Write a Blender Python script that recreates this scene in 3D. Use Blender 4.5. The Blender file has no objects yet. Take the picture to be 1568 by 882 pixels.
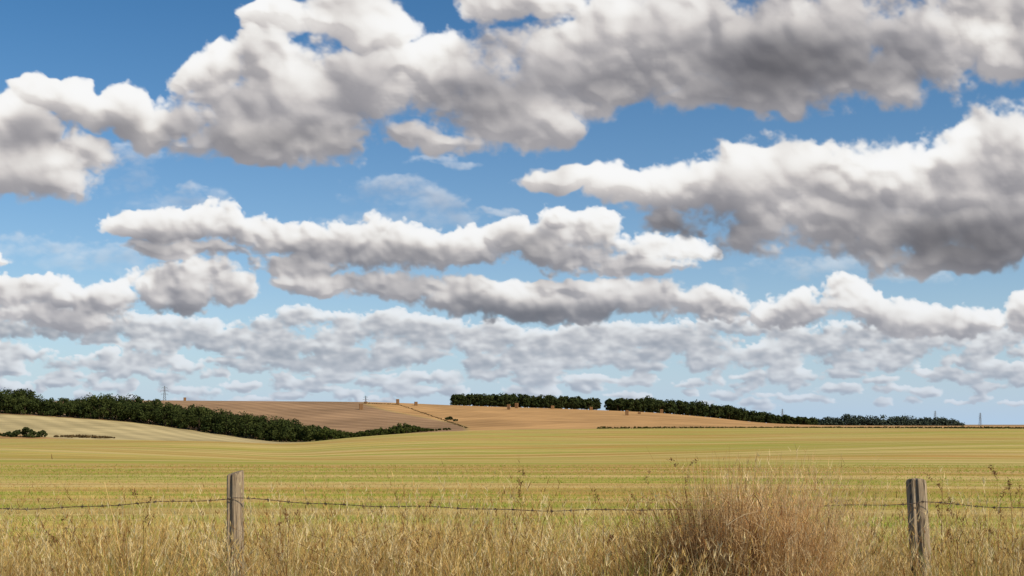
import bpy, math, time, numpy as np
from mathutils import Vector
T00=time.time()
rng = np.random.default_rng(7)
F=1538.0; CX=784.0; HV=645.0; EYE=1.6
scene=bpy.context.scene
scene.view_settings.view_transform='Standard'; scene.view_settings.look='None'; scene.view_settings.exposure=0; scene.view_settings.gamma=1
def srgb(r,g,b):
    c=np.array([r,g,b])/255.0
    return np.where(c<=0.04045,c/12.92,((c+0.055)/1.055)**2.4)
# ------------------------------------------------------------------ helpers
def mesh_np(name,V,Q,mat=None,cols=None,smooth=False,attr="Col"):
    me=bpy.data.meshes.new(name)
    V=np.ascontiguousarray(V,dtype=np.float32); Q=np.ascontiguousarray(Q,dtype=np.int32)
    k=Q.shape[1]
    me.vertices.add(len(V)); me.vertices.foreach_set("co",V.ravel())
    me.loops.add(Q.size); me.loops.foreach_set("vertex_index",Q.ravel())
    me.polygons.add(len(Q)); me.polygons.foreach_set("loop_start",np.arange(0,Q.size,k,dtype=np.int32))
    try: me.polygons.foreach_set("loop_total",np.full(len(Q),k,dtype=np.int32))
    except Exception: pass
    me.polygons.foreach_set("use_smooth",np.full(len(Q),smooth,dtype=bool))
    me.update(calc_edges=True)
    if cols is not None:
        if cols.shape[1]==3: cols=np.concatenate([cols,np.ones((len(cols),1))],1)
        a=me.attributes.new(attr,'FLOAT_COLOR','POINT'); a.data.foreach_set("color",np.ascontiguousarray(cols,dtype=np.float32).ravel())
    ob=bpy.data.objects.new(name,me); scene.collection.objects.link(ob)
    if mat: me.materials.append(mat)
    return ob
def new_mat(name):
    m=bpy.data.materials.new(name); m.use_nodes=True
    nt=m.node_tree; nt.nodes.clear()
    out=nt.nodes.new('ShaderNodeOutputMaterial')
    return m,nt,out
def N(nt,t,**kw):
    n=nt.nodes.new(t)
    for k,v in kw.items(): setattr(n,k,v)
    return n
def mixc(nt,a,b,f,mode='MIX'):
    n=nt.nodes.new('ShaderNodeMix'); n.data_type='RGBA'; n.blend_type=mode
    for sock,val in ((n.inputs[0],f),(n.inputs[6],a),(n.inputs[7],b)):
        if isinstance(val,bpy.types.NodeSocket): nt.links.new(val,sock)
        elif isinstance(val,(int,float)): sock.default_value=val
        else: sock.default_value=(*val[:3],1)
    return n.outputs[2]
def ramp(nt,src,stops):
    n=nt.nodes.new('ShaderNodeValToRGB'); nt.links.new(src,n.inputs[0])
    el=n.color_ramp.elements
    while len(el)<len(stops): el.new(0.5)
    for e,(p,c) in zip(el,stops):
        e.position=p; e.color=(c,c,c,1) if isinstance(c,(int,float)) else (*c,1)
    return n.outputs[0]
def noise(nt,vec,scale,detail=4,rough=0.55,vscale=None):
    if vscale is not None:
        m=nt.nodes.new('ShaderNodeMapping'); m.inputs['Scale'].default_value=vscale
        nt.links.new(vec,m.inputs[0]); vec=m.outputs[0]
    n=nt.nodes.new('ShaderNodeTexNoise'); n.inputs['Scale'].default_value=scale
    n.inputs['Detail'].default_value=detail; n.inputs['Roughness'].default_value=rough
    nt.links.new(vec,n.inputs['Vector']); return n.outputs['Fac']
# ------------------------------------------------------------------ sun, sky light
SAZ=math.radians(128); SEL=math.radians(38)
sdir=Vector((math.sin(SAZ)*math.cos(SEL),math.cos(SAZ)*math.cos(SEL),math.sin(SEL)))
sl=bpy.data.lights.new("sun","SUN"); sl.energy=5.0; sl.angle=math.radians(0.5); sl.color=(1,0.88,0.67)
so=bpy.data.objects.new("sun",sl); so.rotation_euler=sdir.to_track_quat('Z','Y').to_euler(); scene.collection.objects.link(so)
w=bpy.data.worlds.new("World"); scene.world=w; w.use_nodes=True
nt=w.node_tree; nt.nodes.clear()
wo=nt.nodes.new('ShaderNodeOutputWorld'); bg=nt.nodes.new('ShaderNodeBackground'); bg.inputs[1].default_value=0.10
sky=nt.nodes.new('ShaderNodeTexSky'); sky.sky_type='NISHITA'; sky.sun_disc=False; sky.sun_elevation=SEL; sky.sun_rotation=SAZ
sky.air_density=1.0; sky.dust_density=0.2; sky.ozone_density=2.0
hs=nt.nodes.new('ShaderNodeHueSaturation'); hs.inputs['Saturation'].default_value=1.38
nt.links.new(sky.outputs[0],hs.inputs['Color']); nt.links.new(hs.outputs[0],bg.inputs[0]); nt.links.new(bg.outputs[0],wo.inputs[0])
# ------------------------------------------------------------------ camera
cam=bpy.data.cameras.new("camera"); co=bpy.data.objects.new("camera",cam); scene.collection.objects.link(co); scene.camera=co
cam.sensor_width=36; cam.lens=F*36/1568; cam.shift_y=(HV-441)/1568; cam.clip_start=0.1; cam.clip_end=40000
co.location=(0,0,EYE); co.rotation_euler=(math.pi/2,0,0)
# ------------------------------------------------------------------ CLOUDS
US=np.linspace(-420,1990,1720).astype(np.float32); VS=np.linspace(-160,664,588).astype(np.float32)
STEP=float(US[1]-US[0])
def bmat(c):
    c=np.asarray(c,dtype=np.float64); i=np.floor(c).astype(int); f=c-i
    n=i.max()+4; M=np.zeros((len(c),n),dtype=np.float32); r=np.arange(len(c))
    ws=((1-f)**3/6,(3*f**3-6*f**2+4)/6,(-3*f**3+3*f**2+3*f+1)/6,f**3/6)
    for k in range(4): M[r,i+k]=ws[k]
    return M
class Oct:
    def __init__(s,us,vs,cell,zspan,sq=0.75,seed=0):
        r=np.random.default_rng(seed)
        s.Ax=bmat((us-us[0])/cell); s.Ay=bmat((vs-vs[0])/(cell*sq)); s.cell=cell
        nz=int(zspan/cell)+6
        s.L=r.uniform(-1,1,(nz,s.Ay.shape[1],s.Ax.shape[1])).astype(np.float32); s.AxT=np.ascontiguousarray(s.Ax.T)
    def get(s,z):
        c=z/s.cell; i=int(c); f=c-i
        ws=((1-f)**3/6,(3*f**3-6*f**2+4)/6,(-3*f**3+3*f**2+3*f+1)/6,f**3/6)
        L=sum(np.float32(ws[k]*2.6)*s.L[i+k] for k in range(4))
        return (s.Ay@L)@s.AxT
def shift(A,dy,dx):
    o=np.zeros_like(A); h,w_=A.shape
    o[dy:,:w_-dx]=A[:h-dy,dx:] if dx>0 else A[:h-dy,:]
    return o
def blur(A,k):
    A=np.pad(A,((k+1,k),(0,0)),mode='edge').astype(np.float64); A=np.cumsum(A,axis=0); A=(A[2*k+1:]-A[:-2*k-1])/(2*k+1)
    A=np.pad(A,((0,0),(k+1,k)),mode='edge'); A=np.cumsum(A,axis=1); A=(A[:,2*k+1:]-A[:,:-2*k-1])/(2*k+1)
    return A.astype(np.float32)
def sst(a,b,x): t=np.clip((x-a)/(b-a),0,1); return t*t*(3-2*t)
def cloud_group(ells,v0,v1,cell,Zt,NS,B,kb,sig,sigl,b2,seed,shade=(),wsoft=0.3,sq=0.75,warp=0.16,gain=1.0,grow=1.0,solid=1.0,patch=0.5):
    i0=max(0,int(np.searchsorted(VS,v0))); i1=int(np.searchsorted(VS,v1))
    vs=VS[i0:i1]; U,V=np.meshgrid(US,vs)
    o1=Oct(US,vs,cell*0.7,10,sq,seed+50).get(1.0); o2=Oct(US,vs,cell*0.7,10,sq,seed+51).get(1.0)
    o3=Oct(US,vs,cell*0.25,10,sq,seed+52).get(1.0); o4=Oct(US,vs,cell*0.25,10,sq,seed+53).get(1.0)
    o5=Oct(US,vs,max(3,cell*0.08),10,sq,seed+54).get(1.0); o6=Oct(US,vs,max(3,cell*0.08),10,sq,seed+55).get(1.0)
    o7=Oct(US,vs,max(2.6,cell*0.035),10,sq,seed+56).get(1.0)
    p1=Oct(US,vs,cell*0.55,10,sq*0.6,seed+57).get(1.0)+0.5*Oct(US,vs,cell*0.22,10,sq*0.7,seed+58).get(1.0)
    Uw=U+cell*warp*(o1*1.2+o3*0.6+o5*0.25); Vw=V+cell*warp*(o2*0.8+o4*0.5+o6*0.25)
    S=np.full(U.shape,-3.0,dtype=np.float32)
    for (cx,cy,rx,ry) in ells:
        rx=rx*grow; ry=ry*grow
        x0=np.searchsorted(US,cx-rx*1.7-20); x1=np.searchsorted(US,cx+rx*1.7+20)
        y0=np.searchsorted(vs,cy-ry*1.7-20); y1=np.searchsorted(vs,cy+ry*1.7+20)
        if x1<=x0 or y1<=y0: continue
        dx=(Uw[y0:y1,x0:x1]-cx)/rx; dy=(Vw[y0:y1,x0:x1]-cy)/ry; dy=np.where(dy>0,dy/kb,dy)
        q=1-(dx*dx+dy*dy)
        S[y0:y1,x0:x1]=np.maximum(S[y0:y1,x0:x1],q)
    S=np.where(S<-0.6,S*2+0.6,S)
    S=np.where(S>0,np.maximum(S,0)**0.85,S).astype(np.float32)
    Sp=np.clip(S*3,0,1); T2=np.zeros_like(Sp); nst=9; st=max(1,int(cell*0.085/STEP))
    for k in range(nst):
        T2=shift(T2+Sp,st,max(1,int(st*0.45)))
    T2=blur(blur(T2/nst,max(2,int(cell*0.05))),max(2,int(cell*0.04)))
    shd=np.zeros_like(S)
    for (cx,cy,rx,ry,a) in shade:
        shd+=a*np.exp(-((U-cx)/rx)**2-((V-cy)/ry)**2)
    shd=(shd*(1+0.5*o1)).astype(np.float32)
    span=2.3*Zt; zs=np.linspace(-1.15*Zt,0.8*Zt,NS); dz=float(zs[1]-zs[0])
    oc=[(k,a) for k,a in ((1,0.50),(0.5,0.60),(0.25,0.46),(0.125,0.33),(0.06,0.23),(0.03,0.16)) if cell*k>2.6]
    octs=[Oct(US,vs,cell*k,span,sq,seed+j) for j,(k,a) in enumerate(oc)]
    T=np.zeros_like(S); tau=np.zeros_like(S); LA=np.zeros_like(S); LB=np.zeros_like(S); ZF=np.zeros_like(S); WS=np.zeros_like(S)
    sy=max(1,int(round(dz*1.3/STEP))); sx=max(1,int(round(dz*0.7/STEP)))
    iw_=(1/(wsoft*(0.6+1.0*np.clip(T2,0,1)))).astype(np.float32)
    for z in zs:
        zz=z+1.15*Zt
        n=oc[0][1]*octs[0].get(zz)
        for j in range(1,len(oc)): n+=oc[j][1]*(np.abs(octs[j].get(zz))*1.5-0.55)
        d=np.clip((S-np.float32((z/Zt)**2)+np.float32(B)*n)*iw_,0,1); d=d*d*(3-2*d)
        T=0.5*(shift(T,sy,sx)+shift(T,max(1,sy-1),sx+1))
        a=1-np.exp(-sig*d*dz)
        T=T+sigl*d*dz
        wgt=np.exp(-tau)*a; e=np.exp(-0.3*T)
        LA+=wgt*(0.50*e*e*e+0.35*e+0.15); LB+=wgt*e; ZF+=wgt*np.float32(z); WS+=wgt
        tau+=sig*d*dz
    rim=1-sst(1.0,3.2,blur(tau,2)) if solid else 0.0*tau
    tau=tau*(1+rim*np.clip(0.50*o7+0.45*o5,-0.85,1.5))+((1-rim)*1.5 if solid else 0)
    A=1-np.exp(-tau); iw=1/np.maximum(WS,1e-4)
    H=-(ZF*iw)/STEP; Af=np.clip(A*1.2,0,1)
    H=H*Af+(-0.6*Zt/STEP)*(1-Af)
    lam=0
    for kk,wt in ((2,0.22),(max(3,int(cell*0.06)),0.78)):
        Hb=blur(H,kk); gy,gx=np.gradient(Hb)
        nl=np.sqrt(gx*gx+gy*gy+1.8)
        lam=lam+wt*np.clip((-gx*0.42+gy*0.72+0.75)/nl,0,1)
    light=gain*LA*iw*(0.50+0.84*lam)*np.exp(-b2*T2-shd+patch*p1)
    ambf=(0.76+0.24*LB*iw)*np.exp(-0.22*T2-0.40*np.clip(shd,0,3)+0.10*p1)*(0.9+0.16*lam)
    sunc=np.array([1.13,1.03,0.86],dtype=np.float32); amb=np.array([0.345,0.345,0.40],dtype=np.float32)
    C=light[...,None]*sunc+ambf[...,None]*amb
    C=np.where(C>0.60,0.60+0.35*(1-np.exp(-(C-0.60)/0.35)),C)
    return i0,i1,C.astype(np.float32),A
near=[(330,118,62,46),(285,168,55,40),(420,150,110,75),(480,200,140,60),(385,212,125,36),(560,140,120,85),(520,226,90,30),(655,212,72,26),
(690,120,120,80),(640,92,60,42),(760,150,110,60),(845,180,52,38),(830,90,110,70),(920,110,110,75),
(450,35,72,42),(400,18,32,22),(540,28,90,42),(800,10,80,40),(900,50,100,55),(1010,90,120,85),(1050,20,90,60),(1150,90,150,85),(1250,50,150,90),
(1300,115,160,58),(1420,70,130,84),(1510,45,90,80),(1550,105,60,42),(1070,160,80,34),(1180,155,90,32),(1680,50,150,90),(1250,-70,400,80),(620,-90,220,60),
(80,158,42,30),(130,168,60,32),(195,163,46,32),(225,188,45,32),(60,250,100,45),(15,205,70,45),(80,292,80,32),(5,270,90,48),(-110,230,120,90),(-260,120,120,60),(410,85,60,30),(480,240,90,22),
(870,268,66,24),(960,287,90,36),(1060,290,100,48),(1150,290,100,60),(1260,285,110,66),(1250,340,160,50),(1370,295,120,72),(1380,360,170,54),(1480,285,110,85),(1565,255,90,96),(1550,340,160,75),(1720,300,190,130),(1040,335,70,28),(1450,400,130,24)]
nshade=[(1200,100,210,55,1.3),(720,165,110,38,0.5),(420,212,170,28,0.6),(1430,370,260,48,1.5),(1060,345,90,20,0.7),(210,195,60,22,0.4),(950,140,90,40,0.4),(360,95,60,30,-0.4),(620,70,80,30,-0.4),(1500,50,70,40,-0.6),(860,60,60,30,-0.4),(60,250,80,40,-0.4),(470,110,60,40,-0.3),(850,190,30,20,-0.4)]
mid=[(230,345,80,24),(330,350,90,32),(420,362,100,38),(520,377,110,42),(620,388,110,42),(700,384,90,34),(765,370,55,28),(300,385,90,18),(460,405,90,24),
(520,432,100,24),(610,444,90,26),
(850,350,38,38),(838,382,50,42),(905,360,52,38),(900,396,110,34),(1000,392,80,34),(1062,386,55,26),(1000,413,95,18),
(720,460,115,32),(840,470,150,34),(980,460,130,32),(1080,468,100,30),(900,444,130,18),
(300,428,68,36),(265,452,80,34),(350,446,42,32),(1230,473,90,34),(1280,460,60,34),(1340,476,60,32),(1170,483,60,26),(1400,490,60,28),(1480,490,66,30),(1600,480,60,40),(-80,400,90,26),(1800,440,120,30),
(60,450,80,28),(0,458,50,26),(150,462,60,26),(100,488,125,26)]
mshade=[(815,385,40,35,1.1),(730,475,110,28,1.2),(900,485,150,18,1.1),(1000,340,40,20,-0.3),(925,362,40,20,-0.7),(1050,390,40,18,-0.6),(270,478,80,14,0.5),(480,400,300,40,0.5),(300,405,50,16,-0.8),(850,325,30,14,-0.5),(1290,448,110,14,-0.6),(60,438,60,12,-0.4)]
wisp=[(590,293,70,22),(595,295,50,18),(660,318,60,22),(680,322,40,22),(190,280,60,26),(300,302,60,20),(240,318,90,20),(690,250,60,10),(50,380,120,22),(770,328,30,10),(620,340,120,20),(1380,425,110,14),(1128,428,22,20),(150,400,120,24),(1250,410,120,24),(200,240,60,24)]
far=[(100,492,125,22),(210,497,90,18),(20,502,60,20),(458,490,36,24),(420,498,60,16),(375,524,34,18),(270,517,52,12),(450,530,110,20),
(540,555,80,16),(830,528,55,24),(880,547,26,22),(950,552,62,14),(1060,530,60,16),(1160,545,90,18),(1250,532,80,20),(1310,512,60,22),(1430,522,80,20),(1520,520,60,22),(700,523,120,17),(620,543,80,14),(560,498,90,20),(1000,510,110,16),(640,502,90,18)]
r2=np.random.default_rng(11)
for i in range(430):
    cy=r2.uniform(500,626); k=(650-cy)/150
    far.append((r2.uniform(-400,1980),cy,r2.uniform(16,68)*(0.3+k*0.8),r2.uniform(8,19)*(0.25+k*0.9)))
fshade=[(100,505,130,18,0.5),(450,545,130,14,0.4)]
RGB=np.zeros((len(VS),len(US),3),dtype=np.float32); AL=np.zeros((len(VS),len(US)),dtype=np.float32)
Vg=VS[:,None]*np.ones((1,len(US)),dtype=np.float32)
el=np.clip((HV-Vg)/F,0,1)
AL[:]=0.97*np.exp(-el/0.15); RGB[:]=srgb(178,203,228).astype(np.float32)
def over(g,haze,hcol,amax=1.0):
    i0,i1,C,A=g
    V=VS[i0:i1][:,None]; h=(haze*np.exp(-np.clip((HV-V)/F,0,1)/0.07))[...,None]
    C=C*(1-h)+hcol*h; A=A*amax
    a0=AL[i0:i1]; ao=A+a0*(1-A)
    RGB[i0:i1]=(C*A[...,None]+RGB[i0:i1]*(a0*(1-A))[...,None])/np.maximum(ao,1e-4)[...,None]; AL[i0:i1]=ao
hz=srgb(168,190,216).astype(np.float32)
over(cloud_group(far,410,640,26,15,13,0.60,0.9,0.16,0.09,1.5,300,fshade,0.55,0.75,gain=1.8,patch=0.45,grow=1.08),0.70,hz,0.9)
over(cloud_group(wisp,60,470,60,20,8,0.8,1.0,0.02,0.01,0.3,400,(),1.6,0.6,gain=0.8,solid=0),0.3,hz,0.85)
over(cloud_group(mid,220,545,60,36,17,0.64,0.85,0.09,0.05,1.6,200,mshade,0.5,0.9,gain=1.75),0.42,hz)
over(cloud_group(near,-160,470,115,80,22,0.66,0.92,0.05,0.024,1.8,100,nshade,0.58,0.9,gain=1.95,grow=1.04),0.08,hz)
eu=np.clip(np.minimum(US-US[0],US[-1]-US)/120,0,1)[None,:]*np.clip((VS-VS[0])/80,0,1)[:,None]
AL*=eu
R=9800.0
U,V=np.meshgrid(US,VS); D=np.stack([(U-CX)/F,np.ones_like(U),(HV-V)/F],-1); D/=np.linalg.norm(D,axis=-1,keepdims=True)
P=D*R; P[...,2]+=EYE
h_,w_=U.shape; idx=np.arange(h_*w_,dtype=np.int32).reshape(h_,w_)
Q=np.stack([idx[:-1,:-1],idx[:-1,1:],idx[1:,1:],idx[1:,:-1]],-1).reshape(-1,4)
m,nt,out=new_mat("sky_clouds"); m.cycles.emission_sampling='NONE'  # cloud light, shade and haze are computed into this emission colour, not lit by the sun
at=N(nt,'ShaderNodeAttribute',attribute_name="Col"); em=nt.nodes.new('ShaderNodeEmission'); tr=nt.nodes.new('ShaderNodeBsdfTransparent'); mx=nt.nodes.new('ShaderNodeMixShader')
nt.links.new(at.outputs['Color'],em.inputs[0]); nt.links.new(at.outputs['Alpha'],mx.inputs[0]); nt.links.new(tr.outputs[0],mx.inputs[1]); nt.links.new(em.outputs[0],mx.inputs[2]); nt.links.new(mx.outputs[0],out.inputs[0])
mesh_np("sky",P.reshape(-1,3),Q,m,np.concatenate([RGB,AL[...,None]],-1).reshape(-1,4),smooth=True)
print("sky done",time.time()-T00)
# ------------------------------------------------------------------ TERRAIN
def prof(u,pts): return np.interp(u,[p[0] for p in pts],[p[1] for p in pts])
crest=lambda u:prof(u,[(-600,26),(0,26),(200,28),(350,31),(440,35),(540,24),(620,18),(700,14),(900,11),(1200,9.5),(1568,11),(2200,13)])
tbase=lambda u:prof(u,[(-600,-20),(0,-13),(200,0),(300,14),(440,34),(540,24),(660,17),(800,13),(1160,10),(2200,9)])
hill=lambda u:prof(u,[(-600,-28),(0,-31),(230,-33.5),(500,-32),(600,-30.5),(700,-25.5),(850,-21),(1000,-15),(1100,-6),(1160,2),(1250,6),(1568,7),(2200,8)])
DK=np.array([20,40,80,150,250,400,460,620,1000,1150,1600,3500,9500.])
UT=np.linspace(-2200,3800,601); LT=np.linspace(math.log(0.5),math.log(9700),700)
OFF=np.zeros((len(UT),len(LT)))
for i,u in enumerate(UT):
    c,b,h=crest(u),tbase(u),hill(u)
    o=[131,81,60,0.6*c+28,c+7,c,max(c,b)+6,b,h,h+7,max(h+10,9),8,5]
    OFF[i]=np.interp(LT,np.log(DK),o)
Zt=EYE-OFF/F*np.exp(LT)[None,:]
dd=np.exp(LT)[None,:]
Zt=np.where(dd<20,-0.107*np.clip((dd-10)/10,0,1),Zt)
Zt=Zt+0.95*np.exp(-((LT[None,:]-math.log(125))/0.33)**2)*np.sin(UT[:,None]/300+2.2)+1.2*np.exp(-((LT[None,:]-math.log(240))/0.22)**2)*np.sin(UT[:,None]/210)
def box(A,k,ax):
    pad=[(0,0),(0,0)]; pad[ax]=(k,k); B=np.pad(A,pad,mode='edge'); c=np.cumsum(B,axis=ax); c=np.insert(c,0,0,axis=ax)
    n=2*k+1
    return (np.take(c,range(n,c.shape[ax]),axis=ax)-np.take(c,range(0,c.shape[ax]-n),axis=ax))/n
for _ in range(2): Zt=box(Zt,2,1)
for _ in range(2): Zt=box(Zt,3,0)
def ground_ud(u,d):
    u=np.asarray(u,dtype=float); d=np.maximum(np.asarray(d,dtype=float),0.51)
    a=np.clip((u-UT[0])/(UT[1]-UT[0]),0,len(UT)-1.001); b=np.clip((np.log(d)-LT[0])/(LT[1]-LT[0]),0,len(LT)-1.001)
    i=a.astype(int); j=b.astype(int); fa=a-i; fb=b-j
    return Zt[i,j]*(1-fa)*(1-fb)+Zt[i+1,j]*fa*(1-fb)+Zt[i,j+1]*(1-fa)*fb+Zt[i+1,j+1]*fa*fb
def ground_xy(x,y):
    x=np.asarray(x,float); y=np.asarray(y,float); r=np.hypot(x,y); th=np.arctan2(x,y); tc=np.clip(th,-0.9,0.9)
    dep=r*np.cos(tc); return ground_ud(CX+F*np.tan(tc),dep)
def at_ud(u,d): return (u-CX)/F*d, d, float(ground_ud(u,d))
def find_depth(u,v,d0,d1):
    ds=np.linspace(d0,d1,400); vv=HV+(EYE-ground_ud(np.full(400,u),ds))/ds*F
    return float(ds[np.argmin(np.abs(vv-v))])
th=np.concatenate([np.linspace(-math.pi,-0.66,70)[:-1],np.linspace(-0.66,0.66,1000),np.linspace(0.66,math.pi,70)[1:-1]])
rr=np.concatenate([[0.0],np.exp(np.linspace(math.log(0.8),math.log(380),230))[:-1],np.exp(np.linspace(math.log(380),math.log(1200),190))[:-1],np.exp(np.linspace(math.log(1200),math.log(9700),50))])
TH,RR=np.meshgrid(th,rr); X=RR*np.sin(TH); Y=RR*np.cos(TH); Z=ground_xy(X,Y)
tc=np.clip(TH,-0.9,0.9); Ug=CX+F*np.tan(tc); Dg=RR*np.cos(tc)
col=np.zeros(X.shape+(4,))
def put(mask,c,near=0.0):
    m_=mask[...,None]; col[:]=col*(1-m_)+np.array([*c,near])*m_
put(np.ones_like(X),(0.40,0.30,0.14),1.0)
put(sst(435,441,Dg)*1.0,(0.30,0.32,0.10),0)
pale=sst(435,441,Dg)*(1-sst(612,618,Dg))*(1-sst(470,500,Ug)); put(pale,(0.47,0.375,0.19),0)
red=sst(440,445,Dg)*(1-sst(500+0*Ug,512,Dg+Ug*0.25))*(1-sst(150,200,Ug)); put(red,(0.40,0.24,0.10),0)
hl=sst(614,620,Dg)*(1-sst(1060,1080,Dg))
split=sst(-8,8,Ug-(560+(1-sst(640,980,Dg))*155))
put(hl*(1-split),(0.34,0.21,0.115),0); put(hl*split,(0.49,0.285,0.12),0)
put(sst(1060,1080,Dg),(0.32,0.21,0.11),0)
put(1-sst(8.0,9.5,Dg),(0.20,0.15,0.07),0)
idx=np.arange(X.size,dtype=np.int32).reshape(X.shape); nx=np.roll(idx,-1,axis=1)
Q=np.stack([idx[:-1],nx[:-1],nx[1:],idx[1:]],-1)[:, :, ::-1].reshape(-1,4)
m,nt,out=new_mat("farmland")
at=N(nt,'ShaderNodeAttribute',attribute_name="Col"); rw=N(nt,'ShaderNodeAttribute',attribute_name="rows")
geo=nt.nodes.new('ShaderNodeNewGeometry'); pos=geo.outputs['Position']; rv=rw.outputs['Vector']
n0=noise(nt,rv,1,2,0.5,(0.006,0.022,1)); n1=noise(nt,rv,1,4,0.65,(0.010,0.09,1)); n2=noise(nt,rv,1,4,0.65,(0.05,0.6,1)); n3=noise(nt,rv,1,4,0.65,(0.35,3.0,1)); n4=noise(nt,rv,1,4,0.55,(0.010,0.03,1)); n5=noise(nt,pos,9,3,0.7); n6=noise(nt,rv,1,3,0.6,(0.012,0.2,1)); n7=noise(nt,rv,1,3,0.7,(0.004,0.33,1))
straw=(0.60,0.42,0.12); green=(0.28,0.32,0.045); brown=(0.50,0.27,0.08)
c=mixc(nt,straw,green,ramp(nt,n0,[(0.40,0.0),(0.62,0.55)]))  # broad green bands also stand in for light on the field's undulations
c=mixc(nt,c,green,ramp(nt,n1,[(0.47,0.0),(0.57,0.75)]))
c=mixc(nt,c,brown,ramp(nt,n4,[(0.46,0.0),(0.57,0.85)]))
c=mixc(nt,c,green,ramp(nt,n2,[(0.49,0.0),(0.58,0.65)]))
c=mixc(nt,c,(0.68,0.50,0.21),ramp(nt,n6,[(0.49,0.0),(0.58,0.7)]))
c=mixc(nt,c,(0.34,0.25,0.07),ramp(nt,n7,[(0.50,0.0),(0.58,0.55)]))
c=mixc(nt,c,(0.30,0.19,0.07),ramp(nt,n3,[(0.50,0.0),(0.68,0.5)]))
c=mixc(nt,c,ramp(nt,n5,[(0.2,0.72),(0.8,1.22)]),1.0,'MULTIPLY')
far_n=noise(nt,rv,1,3,0.6,(0.012,0.14,1)); fn2=noise(nt,pos,0.012,4,0.6)
wv=nt.nodes.new('ShaderNodeTexWave'); wv.wave_type='BANDS'; wv.bands_direction='X'; wv.inputs['Scale'].default_value=0.022; wv.inputs['Distortion'].default_value=2.0; wv.inputs['Detail'].default_value=2; wv.inputs['Detail Scale'].default_value=0.6
mp=nt.nodes.new('ShaderNodeMapping'); mp.inputs['Rotation'].default_value=(0,0,math.radians(-38)); nt.links.new(pos,mp.inputs[0]); nt.links.new(mp.outputs[0],wv.inputs[0])
f=mixc(nt,at.outputs['Color'],ramp(nt,far_n,[(0.3,0.80),(0.7,1.16)]),1.0,'MULTIPLY')
f=mixc(nt,f,ramp(nt,fn2,[(0.35,0.78),(0.65,1.16)]),1.0,'MULTIPLY')
f=mixc(nt,f,ramp(nt,wv.outputs['Fac'],[(0.1,0.88),(0.9,1.05)]),1.0,'MULTIPLY')
c=mixc(nt,f,c,at.outputs['Alpha'])
bs=nt.nodes.new('ShaderNodeBsdfPrincipled'); bs.inputs['Roughness'].default_value=0.95; bs.inputs['Specular IOR Level'].default_value=0.05
bp=nt.nodes.new('ShaderNodeBump'); bp.inputs['Strength'].default_value=0.5; bp.inputs['Distance'].default_value=0.06
nt.links.new(n3,bp.inputs['Height']); nt.links.new(bp.outputs[0],bs.inputs['Normal'])
nt.links.new(c,bs.inputs['Base Color']); nt.links.new(bs.outputs[0],out.inputs[0])
g=mesh_np("ground",np.stack([X,Y,Z],-1).reshape(-1,3),Q,m,col.reshape(-1,4),smooth=True)
ra=g.data.attributes.new("rows",'FLOAT_VECTOR','POINT')
xp=np.clip(X-4,0,None); rows=np.stack([X,Y+0.42*np.sqrt(xp**2+400)-8+0.02*X,0*X],-1)
ra.data.foreach_set("vector",rows.astype(np.float32).reshape(-1))
# ------------------------------------------------------------------ foliage materials
def leafmat(name,trans=0.3,nscale=3.0):
    m,nt,out=new_mat(name); at=N(nt,'ShaderNodeAttribute',attribute_name="Col")
    geo=nt.nodes.new('ShaderNodeNewGeometry')
    nf=noise(nt,geo.outputs['Position'],nscale,2)
    cc=mixc(nt,at.outputs['Color'],ramp(nt,nf,[(0.3,0.8),(0.7,1.2)]),1.0,'MULTIPLY')
    d=nt.nodes.new('ShaderNodeBsdfDiffuse'); t=nt.nodes.new('ShaderNodeBsdfTranslucent'); mx=nt.nodes.new('ShaderNodeMixShader'); mx.inputs[0].default_value=trans
    nt.links.new(cc,d.inputs[0]); nt.links.new(cc,t.inputs[0]); nt.links.new(d.outputs[0],mx.inputs[1]); nt.links.new(t.outputs[0],mx.inputs[2]); nt.links.new(mx.outputs[0],out.inputs[0])
    return m
M_leaf=leafmat("tree_foliage",0.15,0.3); M_grass=leafmat("dry_grass_blades",0.35,2.0)
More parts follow.
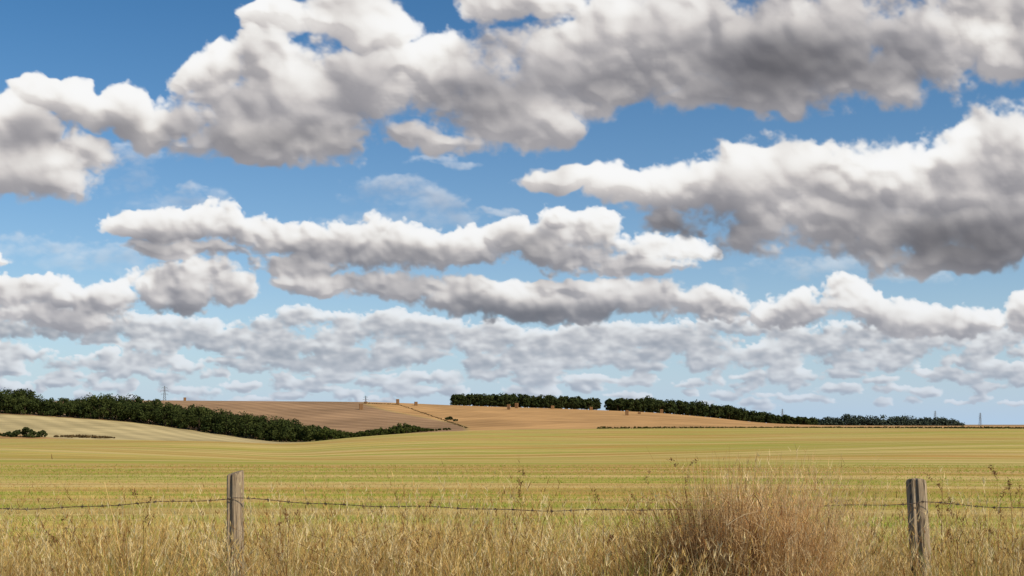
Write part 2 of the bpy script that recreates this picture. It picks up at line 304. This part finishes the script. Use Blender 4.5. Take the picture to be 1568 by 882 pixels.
# ------------------------------------------------------------------ trees
def tree_mass(name,trees,leaf=0.9,ncl=16,per=34,cols=((0.028,0.04,0.015),(0.062,0.075,0.026))):
    Vs=[];Cs=[]
    c0,c1=np.array(cols[0]),np.array(cols[1])
    for (x,y,z,h,wd) in trees:
        a=rng.uniform(0,2*math.pi,ncl); zz=rng.uniform(0.0,1,ncl)**0.9; prof_=np.sqrt(np.clip(1-(2*zz*0.95-0.85)**2*0.85,0.05,1))
        rad=wd*0.5*prof_*rng.uniform(0.45,0.9,ncl)
        cc=np.stack([x+rad*np.cos(a),y+rad*np.sin(a),z+h*(0.12+0.76*zz)],-1)
        cr=rng.uniform(0.13,0.24,ncl)*min(wd,h)*1.1
        dirs=rng.normal(size=(ncl,per,3)); dirs/=np.linalg.norm(dirs,axis=-1,keepdims=True)
        rdd=rng.uniform(0.55,1.05,(ncl,per,1))
        p=cc[:,None]+dirs*cr[:,None,None]*rdd*np.array([1,1,0.85])
        nrm=dirs+rng.normal(size=dirs.shape)*0.45; nrm/=np.linalg.norm(nrm,axis=-1,keepdims=True)
        ref=rng.normal(size=dirs.shape); t1=np.cross(nrm,ref); t1/=np.linalg.norm(t1,axis=-1,keepdims=True); t2=np.cross(nrm,t1)
        s=leaf*rng.uniform(0.4,0.8,(ncl,per,1))
        quad=np.stack([p-t1*s-t2*s*0.6,p+t1*s*0.7-t2*s,p+t1*s+t2*s*0.7,p-t1*s*0.8+t2*s],2)
        br=(rng.uniform(0,1,(ncl,1,1))*0.7+rng.uniform(0,1,(ncl,per,1))*0.3)*rng.uniform(0.5,1.2)
        cl=(c0+(c1-c0)*br)[:,:,None,:]*np.ones((1,1,4,1))
        Vs.append(quad.reshape(-1,3)); Cs.append(cl.reshape(-1,3))
        segs=[((x,y,z-0.5),(x,y,z+h*0.55),0.035*h,0.015*h)]
        for k in range(3):
            b=rng.uniform(0,6.28); segs.append(((x,y,z+h*(0.25+0.1*k)),(x+math.cos(b)*wd*0.3,y+math.sin(b)*wd*0.3,z+h*(0.5+0.12*k)),0.016*h,0.007*h))
        for p0,p1,r0,r1 in segs:
            p0=np.array(p0);p1=np.array(p1)
            for k in range(5):
                a0=2*math.pi*k/5;a1=2*math.pi*(k+1)/5
                e=lambda A,rr_,pp: pp+np.array([math.cos(A)*rr_,math.sin(A)*rr_,0])
                Vs.append(np.array([e(a0,r0,p0),e(a1,r0,p0),e(a1,r1,p1),e(a0,r1,p1)])); Cs.append(np.tile([[0.07,0.05,0.035]],(4,1)))
    V=np.concatenate(Vs); C=np.concatenate(Cs); Q=np.arange(len(V),dtype=np.int32).reshape(-1,4)
    return mesh_np(name,V,Q,M_leaf,C)
def belt(name,u0,u1,n,dfun,topfun,rows=1,rd=12,wf=0.9,jit=0.16,**kw):
    T=[]
    for r in range(rows):
        for k in range(n):
            u=u0+(u1-u0)*(k+rng.uniform(-0.35,0.35)+0.5)/n; d=dfun(u)+r*rd+rng.uniform(-3,3)
            x,y,z=at_ud(u,d); zt=EYE-(topfun(u)-HV)/F*d
            h=max(0.8,(zt-z)*(1+rng.uniform(-jit*1.3,jit*0.7))); wd=h*wf*rng.uniform(0.8,1.25)
            T.append((x,y,z,h,wd))
    return tree_mass(name,T,**kw)
belt("tree_belt",-260,505,62,lambda u:np.interp(u,[0,200,440,550],[628,622,600,590]),lambda u:prof(u,[(-300,602),(0,602),(25,597),(50,600),(65,610),(110,612),(170,606),(230,611),(300,624),(360,632),(400,638),(470,648),(505,655)]),rows=3,rd=13,wf=0.9,jit=0.24,leaf=0.6,ncl=22,per=50,cols=((0.024,0.036,0.013),(0.072,0.086,0.026)))
belt("hedgerow",495,690,46,lambda u:np.interp(u,[495,560,690],[590,600,640]),lambda u:prof(u,[(495,656),(520,659),(545,663),(560,659),(600,654),(615,648),(630,651),(655,656),(690,660)]),rows=2,rd=6,wf=1.5,leaf=0.5,ncl=10,per=26,cols=((0.03,0.045,0.013),(0.085,0.095,0.025)))
belt("woodland",695,916,34,lambda u:1012,lambda u:prof(u,[(695,605),(715,602),(800,605),(860,608),(916,611)]),rows=3,rd=14,wf=0.8,jit=0.22,leaf=0.85,ncl=20,per=36)
belt("woodland",930,1140,34,lambda u:1012,lambda u:prof(u,[(930,612),(990,609),(1040,614),(1090,618),(1140,627)]),rows=3,rd=14,wf=0.85,jit=0.22,leaf=0.85,ncl=20,per=36)
belt("woodland",1136,1250,24,lambda u:1030,lambda u:prof(u,[(1136,628),(1160,631),(1200,636),(1250,641)]),rows=2,rd=14,wf=1.1,leaf=1.0,ncl=14,per=26)
belt("woodland",1245,1472,34,lambda u:1420,lambda u:prof(u,[(1245,640),(1290,636),(1330,638),(1400,638),(1440,640),(1472,644)]),rows=2,rd=20,wf=1.1,leaf=1.4,ncl=14,per=24,cols=((0.05,0.066,0.05),(0.08,0.10,0.072)))
belt("low_hedge",915,1640,240,lambda u:418,lambda u:653.2,rows=1,wf=3.0,leaf=0.22,ncl=8,per=16,cols=((0.05,0.06,0.02),(0.10,0.09,0.03)))
def bush(u,vb,hpx,wpx,d=None,dr=(445,600),n=5,**kw):
    d=d or find_depth(u,vb,*dr); T=[]
    for k in range(n):
        uu=u+wpx*(-0.5+(k+0.5)/n); x,y,z=at_ud(uu,d+rng.uniform(-2,2)); h=hpx/F*d*(1-0.5*abs((k+0.5)/n*2-1))*rng.uniform(0.8,1.1)
        T.append((x,y,z-0.2,h,wpx/F*d/n*1.7))
    tree_mass("bush",T,leaf=0.5,**kw)
bush(42,669,17,55); bush(12,668,8,26,n=3); bush(130,670,5,90,n=9,cols=((0.12,0.08,0.04),(0.2,0.14,0.06)))
bush(687,643,7,10,dr=(640,990),n=2); bush(697,645,4,6,dr=(640,990),n=1)
T=[]
for s in np.linspace(0,1,70):
    u=565+s*150; v=618+s*6 if s<0.3 else 619.8+(s-0.3)/0.7*36
    d=find_depth(u,v,630,1000); x,y,z=at_ud(u,d); T.append((x,y,z,rng.uniform(0.5,1.0),2.6))
tree_mass("field_boundary_hedge",T,leaf=0.35,ncl=6,per=8,cols=((0.08,0.06,0.025),(0.16,0.11,0.05)))
# ------------------------------------------------------------------ bale stacks
m,nt,out=new_mat("straw_bale"); geo=nt.nodes.new('ShaderNodeNewGeometry')
nf=noise(nt,geo.outputs['Position'],1.0,3,0.6,(1.5,1.5,6)); cc=mixc(nt,(0.16,0.085,0.04),(0.28,0.16,0.08),nf)
d=nt.nodes.new('ShaderNodeBsdfDiffuse'); nt.links.new(cc,d.inputs[0]); nt.links.new(d.outputs[0],out.inputs[0]); M_bale=m
def bevel_box(cx,cy,cz,sx,sy,sz,b=0.08):
    vs=[]
    pr=[(-sx/2+b,-sz/2),(sx/2-b,-sz/2),(sx/2,-sz/2+b),(sx/2,sz/2-b),(sx/2-b,sz/2),(-sx/2+b,sz/2),(-sx/2,sz/2-b),(-sx/2,-sz/2+b)]
    for yy in (-sy/2,sy/2):
        for p in pr: vs.append((cx+p[0],cy+yy,cz+p[1]))
    fs=[list(range(8)),list(range(15,7,-1))]+[[i,i+8,(i+1)%8+8,(i+1)%8] for i in range(8)]
    return vs,fs
def bale_stack(u,v,hp,wp):
    d=find_depth(u,v,640,999) ; x,y,z=at_ud(u,d); H=hp/F*d; W=wp/F*d
    rowsn=max(2,int(round(H/0.95))); bh=H/rowsn; VV=[];FF=[]
    for r in range(rowsn):
        for k in range(2):
            jx=rng.uniform(-0.08,0.08)
            vs,fs=bevel_box((k-0.5)*(W/2+0.03)+jx,0,(r+0.5)*bh,W/2-0.03,2.6+rng.uniform(-.2,.2),bh-0.04)
            o=len(VV); VV+=vs; FF+=[[i+o for i in f_] for f_ in fs]
    me=bpy.data.meshes.new("straw_bale_stack"); me.from_pydata(VV,[],FF); me.update(); me.materials.append(M_bale)
    ob=bpy.data.objects.new("straw_bale_stack",me); ob.location=(x,y,z-0.05); ob.rotation_euler=(0,0,rng.uniform(-0.3,0.3)); scene.collection.objects.link(ob)
for a in [(283,613,5,4),(553,627,9,5.5),(609,619,8,4.5),(637,621,6,4.5),(560,618,3,4),(779,627,8,4.5),(791,625,8,4.5),(846,626,5,5),(905,628,5,4.5),(960,636,8,4.5),(1013,632,6,4.5),(979,634,3,4)]: bale_stack(*a)
# ------------------------------------------------------------------ pylons
m,nt,out=new_mat("galvanised_steel"); b=nt.nodes.new('ShaderNodeBsdfPrincipled'); geo=nt.nodes.new('ShaderNodeNewGeometry')
nf=noise(nt,geo.outputs['Position'],0.5,2); nt.links.new(mixc(nt,(0.10,0.11,0.13),(0.16,0.17,0.19),nf),b.inputs['Base Color']); b.inputs['Roughness'].default_value=0.6; nt.links.new(b.outputs[0],out.inputs[0]); M_steel=m
def beam(VV,FF,p0,p1,t):
    p0=Vector(p0);p1=Vector(p1); dr=(p1-p0).normalized(); a=dr.cross(Vector((0.3,1,0.1))).normalized()*t; b=dr.cross(a).normalized()*t
    o=len(VV)
    for p in (p0,p1):
        for s in ((a+b),(a-b),(-a-b),(b-a)): VV.append(tuple(p+s))
    for k in range(4): FF.append([o+k,o+(k+1)%4,o+4+(k+1)%4,o+4+k])
def pylon(u,vt,d,H=46):
    x=(u-CX)/F*d; zt=EYE-(vt-HV)/F*d; VV=[];FF=[]
    wz=lambda z:3.6*(1-z/H)**1.1+0.5
    lev=[0,8,15,21,26,30,34,38,42,H]
    for a,b in zip(lev[:-1],lev[1:]):
        for k in range(4):
            c=[(1,1),(1,-1),(-1,-1),(-1,1)]; s0=c[k];s1=c[(k+1)%4]
            A=(s0[0]*wz(a),s0[1]*wz(a),a);B=(s0[0]*wz(b),s0[1]*wz(b),b);C=(s1[0]*wz(b),s1[1]*wz(b),b);D_=(s1[0]*wz(a),s1[1]*wz(a),a)
            beam(VV,FF,A,B,0.24); beam(VV,FF,A,C,0.13); beam(VV,FF,D_,B,0.13); beam(VV,FF,B,C,0.13)
    for zc,L in ((28,7),(35,8.5),(42,6)):
        for s in (-1,1):
            beam(VV,FF,(0,0,zc),(s*L,0,zc),0.22); beam(VV,FF,(0,0,zc+2),(s*L,0,zc),0.17); beam(VV,FF,(s*L,0,zc),(s*L,0,zc-2.5),0.17)
    me=bpy.data.meshes.new("electricity_pylon"); me.from_pydata(VV,[],FF); me.update(); me.materials.append(M_steel)
    ob=bpy.data.objects.new("electricity_pylon",me); ob.location=(x,d,zt-H); ob.rotation_euler=(0,0,0.4); scene.collection.objects.link(ob)
for a in [(252,591,2200),(560,606,2900),(1198,626,3400),(1432,629,3400),(1501,632,3400)]: pylon(*a)
# ------------------------------------------------------------------ fence
FD=5.7
m,nt,out=new_mat("weathered_wood"); tc_=nt.nodes.new('ShaderNodeTexCoord'); ob_=tc_.outputs['Object']
g1=noise(nt,ob_,1,5,0.65,(38,38,2.2)); g2=noise(nt,ob_,5,4,0.6); g3=noise(nt,ob_,1,3,0.6,(70,70,5))
cc=ramp(nt,g1,[(0.28,(0.08,0.055,0.038)),(0.5,(0.33,0.25,0.165)),(0.72,(0.52,0.41,0.29))])
cc=mixc(nt,cc,(0.26,0.22,0.17),ramp(nt,g2,[(0.45,0.0),(0.7,0.6)])); cc=mixc(nt,cc,(0.04,0.03,0.02),ramp(nt,g3,[(0.56,0.0),(0.64,0.9)]))
b=nt.nodes.new('ShaderNodeBsdfPrincipled'); b.inputs['Roughness'].default_value=0.9; b.inputs['Specular IOR Level'].default_value=0.2
bp=nt.nodes.new('ShaderNodeBump'); bp.inputs['Strength'].default_value=1.0; bp.inputs['Distance'].default_value=0.02; nt.links.new(g1,bp.inputs['Height']); nt.links.new(bp.outputs[0],b.inputs['Normal'])
nt.links.new(cc,b.inputs['Base Color']); nt.links.new(b.outputs[0],out.inputs[0]); M_wood=m
def post(x,ztop,r,leanx,leany,seed):
    rs=np.random.default_rng(seed); n=22; H=ztop+0.4; lv=[0,0.2,0.4,0.6,0.8,1.0,1.2,1.35,H-0.03,H-0.008,H]; lv=sorted(set([l for l in lv if l<=H])); 
    ph=rs.uniform(0,6.28,6); VV=[];FF=[]
    split=-1.9
    for i,l in enumerate(lv):
        sc=1.06-0.08*l/H
        if l>=H-0.001: sc*=0.88
        elif l>=H-0.01: sc*=0.96
        for k in range(n):
            a=2*math.pi*k/n
            rad=r*sc*(1+0.06*math.cos(2*a+ph[0])+0.045*math.cos(3*a+ph[1]+l)+0.02*math.cos(7*a+ph[2]+2*l))
            if abs(((a-split+math.pi)%(2*math.pi))-math.pi)<0.16: rad*=0.78
            zz=l-0.4+(0.012*math.cos(a+ph[3]) if l>=H-0.04 else 0)
            VV.append((rad*math.cos(a)+leanx*l,rad*math.sin(a)+leany*l,zz))
    for i in range(len(lv)-1):
        for k in range(n): FF.append([i*n+k,i*n+(k+1)%n,(i+1)*n+(k+1)%n,(i+1)*n+k])
    FF.append([(len(lv)-1)*n+k for k in range(n)])
    me=bpy.data.meshes.new("fence_post"); me.from_pydata(VV,[],FF); me.update(); me.materials.append(M_wood)
    ob=bpy.data.objects.new("fence_post",me); ob.location=(x,FD,0); scene.collection.objects.link(ob)
    md=ob.modifiers.new("b","BEVEL"); md.width=0.004; md.segments=2; md.limit_method='ANGLE'
def ux(u,d=FD): return (u-CX)/F*d
def vz(v,d=FD): return EYE-(v-HV)/F*d
post(ux(359),vz(723),0.050,0.004,0.0,1)
post(ux(1429),vz(735),0.057,-0.056,0.01,5)
post(ux(359)-3.9,vz(728),0.05,0.01,0.0,3); post(ux(1418)+3.9,vz(730),0.05,0.02,0.0,4)
m,nt,out=new_mat("rusty_wire"); b=nt.nodes.new('ShaderNodeBsdfPrincipled'); geo=nt.nodes.new('ShaderNodeNewGeometry'); nf=noise(nt,geo.outputs['Position'],30,3)
nt.links.new(mixc(nt,(0.05,0.035,0.03),(0.12,0.08,0.06),nf),b.inputs['Base Color']); b.inputs['Metallic'].default_value=0.3; b.inputs['Roughness'].default_value=0.7; nt.links.new(b.outputs[0],out.inputs[0]); M_wire=m
def wire(pts,yoff):
    VV=[];FF=[]
    xs=np.array([p[0] for p in pts]); zs=np.array([p[1] for p in pts])
    X_=[];Z_=[]
    for i in range(len(pts)-1):
        n=int((xs[i+1]-xs[i])/0.012); t=np.linspace(0,1,n,endpoint=False); s=pts[i][2]
        X_+=list(xs[i]+(xs[i+1]-xs[i])*t); Z_+=list(zs[i]+(zs[i+1]-zs[i])*t-4*s*t*(1-t)+0.004*np.sin(t*23+i)+0.003*np.sin(t*51))
    X_=np.array(X_);Z_=np.array(Z_); n=len(X_)
    for strand in (0,1):
        ph=X_*90+strand*math.pi; cy=yoff+0.0013*np.cos(ph); cz=Z_+0.0013*np.sin(ph); o=len(VV)
        for i in range(n):
            for k in range(4):
                a=k*math.pi/2; VV.append((X_[i],cy[i]+0.0013*math.cos(a),cz[i]+0.0013*math.sin(a)))
        for i in range(n-1):
            for k in range(4): FF.append([o+i*4+k,o+i*4+(k+1)%4,o+(i+1)*4+(k+1)%4,o+(i+1)*4+k])
    x=X_[0]
    while x<X_[-1]:
        z=float(np.interp(x,X_,Z_))
        for s in (0,1):
            a=rng.uniform(0,math.pi); dx,dz_,dy=0.3*math.cos(a),math.sin(a),math.cos(a)
            v=Vector((dx,dy,dz_+0.4)).normalized()*0.011
            beam(VV,FF,(x+s*.006-v.x,yoff-v.y,z-v.z),(x+s*.006+v.x,yoff+v.y,z+v.z),0.0012)
        beam(VV,FF,(x-0.005,yoff,z),(x+0.010,yoff,z),0.0030)
        x+=0.105+rng.uniform(-0.01,0.01)
    me=bpy.data.meshes.new("barbed_wire"); me.from_pydata(VV,[],FF); me.update(); me.materials.append(M_wire)
    ob=bpy.data.objects.new("barbed_wire",me); scene.collection.objects.link(ob)
yo=FD-0.06
xa,xb=ux(361),ux(1404)
wire([(xa-3.9,vz(767),0.06),(xa,vz(762),0.055),(xb,vz(768),0.05),(xb+3.9,vz(776),0.05)],yo)
# ------------------------------------------------------------------ grass
def blades(base,h,lean,wd,segs,c0,c1,droop=0.0,p=1.8,wpow=1.5):
    n=len(base); t=np.linspace(0,1,segs+1)[None,:]
    h=np.broadcast_to(h,(n,))[:,None]; droop=np.broadcast_to(droop,(n,))[:,None]; p=np.broadcast_to(p,(n,))[:,None]
    P=np.zeros((n,segs+1,3)); P[...,0]=base[:,0:1]+lean[:,0:1]*t**p; P[...,1]=base[:,1:2]+lean[:,1:2]*t**p; P[...,2]=base[:,2:3]+h*(t-droop*t**2.5)
    ph=rng.uniform(0,math.pi,n); side=np.stack([np.cos(ph),np.sin(ph)*0.6,0*ph],-1)
    ww=np.broadcast_to(wd,(n,))[:,None]*0.5*np.clip(1-t**wpow,0.18,1)
    L=P-side[:,None]*ww[...,None]; Rr=P+side[:,None]*ww[...,None]
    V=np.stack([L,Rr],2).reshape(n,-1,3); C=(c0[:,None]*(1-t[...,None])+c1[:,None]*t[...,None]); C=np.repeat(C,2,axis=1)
    k=np.arange(segs)*2; q=np.stack([k,k+1,k+3,k+2],-1)[None]+(np.arange(n)*(segs+1)*2)[:,None,None]
    return V.reshape(-1,3),q.reshape(-1,4),C.reshape(-1,3),P
class Acc:
    def __init__(s): s.V=[];s.Q=[];s.C=[];s.o=0
    def add(s,V,Q,C): s.V.append(V);s.Q.append(Q+s.o);s.C.append(C);s.o+=len(V)
    def build(s,name,mat): return mesh_np(name,np.concatenate(s.V),np.concatenate(s.Q),mat,np.concatenate(s.C))
pal=np.array([(0.64,0.43,0.15),(0.76,0.56,0.24),(0.50,0.28,0.09),(0.30,0.165,0.06),(0.58,0.42,0.11),(0.86,0.71,0.41)])
gpal=np.array([(0.23,0.26,0.04),(0.33,0.33,0.055),(0.14,0.18,0.03)])
topv=[(-900,790),(0,794),(120,802),(170,772),(215,766),(260,792),(350,806),(400,776),(470,776),(560,766),(650,762),(720,776),(760,764),(850,788),(920,778),(1000,784),(1040,776),(1100,762),(1200,766),(1260,788),(1340,800),(1430,800),(1500,774),(1568,790),(2400,795)]
n=125000
d=4.3+4.4*rng.uniform(0,1,n)**0.85; x=rng.uniform(-1,1,n)*(0.56*d+0.8)
cl=np.sin(x*3.1+d*1.3)+np.sin(x*7.3-d*2.1+1)+np.sin(x*13.7+d*5.1+2)
uu=CX+F*x/d; Hh=EYE-(np.interp(uu,[a[0] for a in topv],[a[1] for a in topv])-HV)/F*5.7
Hh=Hh*np.clip(1.0-np.maximum(d-6.0,0)*0.15,0.5,1)
h=Hh*(0.42+0.58*rng.uniform(0,1,n)**1.05)*(1+0.08*cl)
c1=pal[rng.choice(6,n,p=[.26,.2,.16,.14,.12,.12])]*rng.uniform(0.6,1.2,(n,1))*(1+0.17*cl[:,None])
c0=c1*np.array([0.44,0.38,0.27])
gm=rng.uniform(0,1,n)<np.clip(0.27+0.15*cl+0.42*(5.45-d),0.04,0.8)
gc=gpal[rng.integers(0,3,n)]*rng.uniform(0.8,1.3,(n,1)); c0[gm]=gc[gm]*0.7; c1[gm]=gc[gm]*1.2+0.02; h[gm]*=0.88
lean=rng.normal(size=(n,2))*np.array([0.24,0.14])*h[:,None]; lean[:,0]+=0.05*h
base=np.stack([x,d,ground_xy(x,d)-0.02],-1)
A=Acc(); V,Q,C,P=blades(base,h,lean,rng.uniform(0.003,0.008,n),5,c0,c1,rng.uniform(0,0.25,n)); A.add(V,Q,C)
n=7500; d=4.6+3.4*rng.uniform(0,1,n); x=rng.uniform(-1,1,n)*(0.56*d+0.8); uu=CX+F*x/d
cl=np.sin(x*4.1+2)+np.sin(x*9.3+1)+np.sin(x*17+3)
Hh=EYE-(np.interp(uu,[a[0] for a in topv],[a[1]for a in topv])-HV)/F*5.7
h=Hh*(0.86+0.33*rng.uniform(0,1,n)**2.2+0.04*cl)*np.clip(1.0-np.maximum(d-6.2,0)*0.12,0.6,1); c1=pal[rng.choice([0,1,5,3],n)]; lean=rng.normal(size=(n,2))*0.18*h[:,None]
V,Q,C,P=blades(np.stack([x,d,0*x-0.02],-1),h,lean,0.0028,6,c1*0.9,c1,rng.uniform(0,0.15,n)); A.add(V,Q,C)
for k in range(10):
    f_=rng.uniform(0.0,1.0,n); b0=P[:,5]*(1-f_)[:,None]+P[:,6]*f_[:,None]
    V,Q,C,_=blades(b0,rng.uniform(0.015,0.04,n),rng.normal(size=(n,2))*0.012,0.0045,1,c1*0.9,c1*1.1); A.add(V,Q,C)
A.build("dry_grass",M_grass)
# straw and young crop in the near field
n=110000; d=8.3+56*rng.uniform(0,1,n)**1.7; x=rng.uniform(-1,1,n)*(0.56*d+1)
yy=d+0.42*np.sqrt(np.clip(x-4,0,None)**2+400)-8
row=np.round(yy/0.34)*0.34-yy; d=d+row*0.8+rng.normal(size=n)*0.03
bandv=0.9*np.sin(yy*1.9+0.9*np.sin(x*0.31))+0.8*np.sin(yy*0.53+1.0+0.8*np.sin(x*0.17))+0.6*np.sin(yy*4.7+1.0*np.sin(x*0.5))+0.5*np.sin(x*0.42+yy*0.35)+0.4*np.sin(x*1.3-yy*0.8)+rng.normal(size=n)*0.55
gb=bandv>0.45
c1=np.where(gb[:,None],np.array([(0.28,0.37,0.045)])*rng.uniform(0.8,1.3,(n,1)),np.array([(0.66,0.48,0.19)])*rng.uniform(0.6,1.1,(n,1)))
rb=(rng.uniform(0,1,n)<0.35)&(~gb); c1[rb]=np.array((0.46,0.24,0.08))
h=np.where(gb,rng.uniform(0.04,0.09,n),rng.uniform(0.02,0.06,n))
V,Q,C,_=blades(np.stack([x,d,ground_xy(x,d)-0.01],-1),h,rng.normal(size=(n,2))*0.05,0.006+0.0004*d,2,c1*0.8,c1); A=Acc(); A.add(V,Q,C); A.build("crop_stubble",M_grass)
# tangled dry weed clump
A=Acc()
def clump(xc,dc,n,sprx,h0,h1,leanx,leany,colr,wd,droop,pw=None):
    b=np.stack([xc+rng.normal(size=n)*sprx,dc+rng.normal(size=n)*sprx*0.7,np.full(n,-0.02)],-1)
    h=rng.uniform(h0,h1,n); lean=np.stack([rng.normal(size=n)*leanx[1]+leanx[0],rng.normal(size=n)*leany],-1)
    c=np.array(colr)[rng.integers(0,len(colr),n)]*rng.uniform(0.7,1.2,(n,1))
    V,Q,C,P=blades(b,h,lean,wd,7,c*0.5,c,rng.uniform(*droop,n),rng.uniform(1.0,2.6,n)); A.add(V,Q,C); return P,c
br=[(0.22,0.10,0.04),(0.31,0.155,0.06),(0.14,0.065,0.03),(0.40,0.22,0.09)]; st=[(0.70,0.48,0.24),(0.80,0.62,0.37),(0.52,0.31,0.13)]
xc=ux(1085,5.3)
P,c=clump(xc-0.05,5.2,4200,0.09,0.85,1.34,(-0.04,0.21),0.15,br,0.006,(0.02,0.36))
P,c=clump(xc+0.04,5.15,2600,0.08,1.05,1.52,(0.04,0.18),0.15,br[1:]+st,0.0045,(0.0,0.28))
P,c=clump(xc+0.28,5.1,2800,0.12,1.0,1.50,(0.07,0.19),0.12,st,0.004,(0.0,0.28))
for k in range(4):
    f_=rng.uniform(0,1,len(P)); b0=P[:,6]*(1-f_)[:,None]+P[:,7]*f_[:,None]
    V,Q,C,_=blades(b0,rng.uniform(0.02,0.05,len(P)),rng.normal(size=(len(P),2))*0.015,0.003,1,c,c*1.1); A.add(V,Q,C)
n=420; b0=np.stack([xc+0.05+rng.normal(size=n)*0.22,5.0+rng.normal(size=n)*0.1,rng.uniform(0.6,1.2,n)],-1); cc_=np.array(br+st)[rng.integers(0,7,n)]
V,Q,C,_=blades(b0,rng.uniform(0.05,0.25,n),rng.normal(size=(n,2))*np.array([0.28,0.1]),0.005,7,cc_,cc_,rng.uniform(0.5,1.6,n),1.0); A.add(V,Q,C)
A.build("dry_weed_clump",M_grass)
A=Acc(); clump(ux(560,5.2),5.2,450,0.08,0.6,1.12,(0.05,0.32),0.15,br[1:]+st,0.005,(0.1,0.5)); clump(ux(400,5.4),5.4,300,0.10,0.6,1.10,(0.05,0.26),0.15,br[1:]+st,0.005,(0.1,0.4)); clump(ux(890,5.4),5.4,620,0.14,0.6,1.14,(0.0,0.24),0.15,br,0.005,(0.1,0.4)); clump(ux(1500,5.4),5.4,300,0.12,0.6,1.14,(0.0,0.24),0.15,br,0.005,(0.1,0.4))
n=260; u_=rng.choice([560,420,880,1480,700],n)+rng.normal(size=n)*45; b0=np.stack([(u_-CX)/F*5.0,5.0+rng.normal(size=n)*0.1,rng.uniform(0.6,1.02,n)],-1); cc_=np.array(br+st)[rng.integers(0,7,n)]
V,Q,C,_=blades(b0,rng.uniform(0.05,0.22,n),rng.normal(size=(n,2))*np.array([0.25,0.1]),0.005,7,cc_,cc_,rng.uniform(0.3,1.4,n),1.0); A.add(V,Q,C)
A.build("dry_weed_clump",M_grass)
def dock(u,vt,d,nb=7,spread=0.09):
    A=Acc(); x=ux(u,d); H=EYE-(vt-HV)/F*d; c=np.array([[0.20,0.10,0.05]])
    V,Q,C,P=blades(np.array([[x,d,-0.02]]),H,rng.normal(size=(1,2))*0.05,0.006,8,c,c,0,1.5,6); A.add(V,Q,C); P=P[0]
    for k in range(nb):
        f_=rng.uniform(0.55,0.97); b0=np.array([[np.interp(f_,np.linspace(0,1,9),P[:,j]) for j in range(3)]]); a=rng.choice([-1,1])
        ln=np.array([[a*rng.uniform(0.3,1)*spread,rng.normal()*0.04]])
        V,Q,C,B=blades(b0,rng.uniform(0.05,0.14),ln,0.003,4,c,c,0.0,1.1,5); A.add(V,Q,C)
        m_=22; t=rng.uniform(0.5,1,m_); bb=np.stack([np.interp(t,np.linspace(0,1,5),B[0,:,j]) for j in range(3)],-1)+rng.normal(size=(m_,3))*0.006
        cc=np.array([(0.17,0.085,0.04)])*rng.uniform(0.6,1.6,(m_,1)); V,Q,C,_=blades(bb,rng.uniform(0.006,0.012,m_),rng.normal(size=(m_,2))*0.007,0.007,1,cc,cc); A.add(V,Q,C)
    A.build("dock_plant",M_grass)
for a in [(790,715,5.9),(925,765,5.4),(1000,730,5.8),(1052,698,5.8),(1440,725,5.9),(1532,708,5.6),(1556,742,5.5),(430,776,5.3),(222,745,6.0),(655,768,5.8),(1470,760,5.5),(90,778,5.9),(1240,740,5.6),(410,765,5.9)]: dock(*a)
print("total",time.time()-T00)
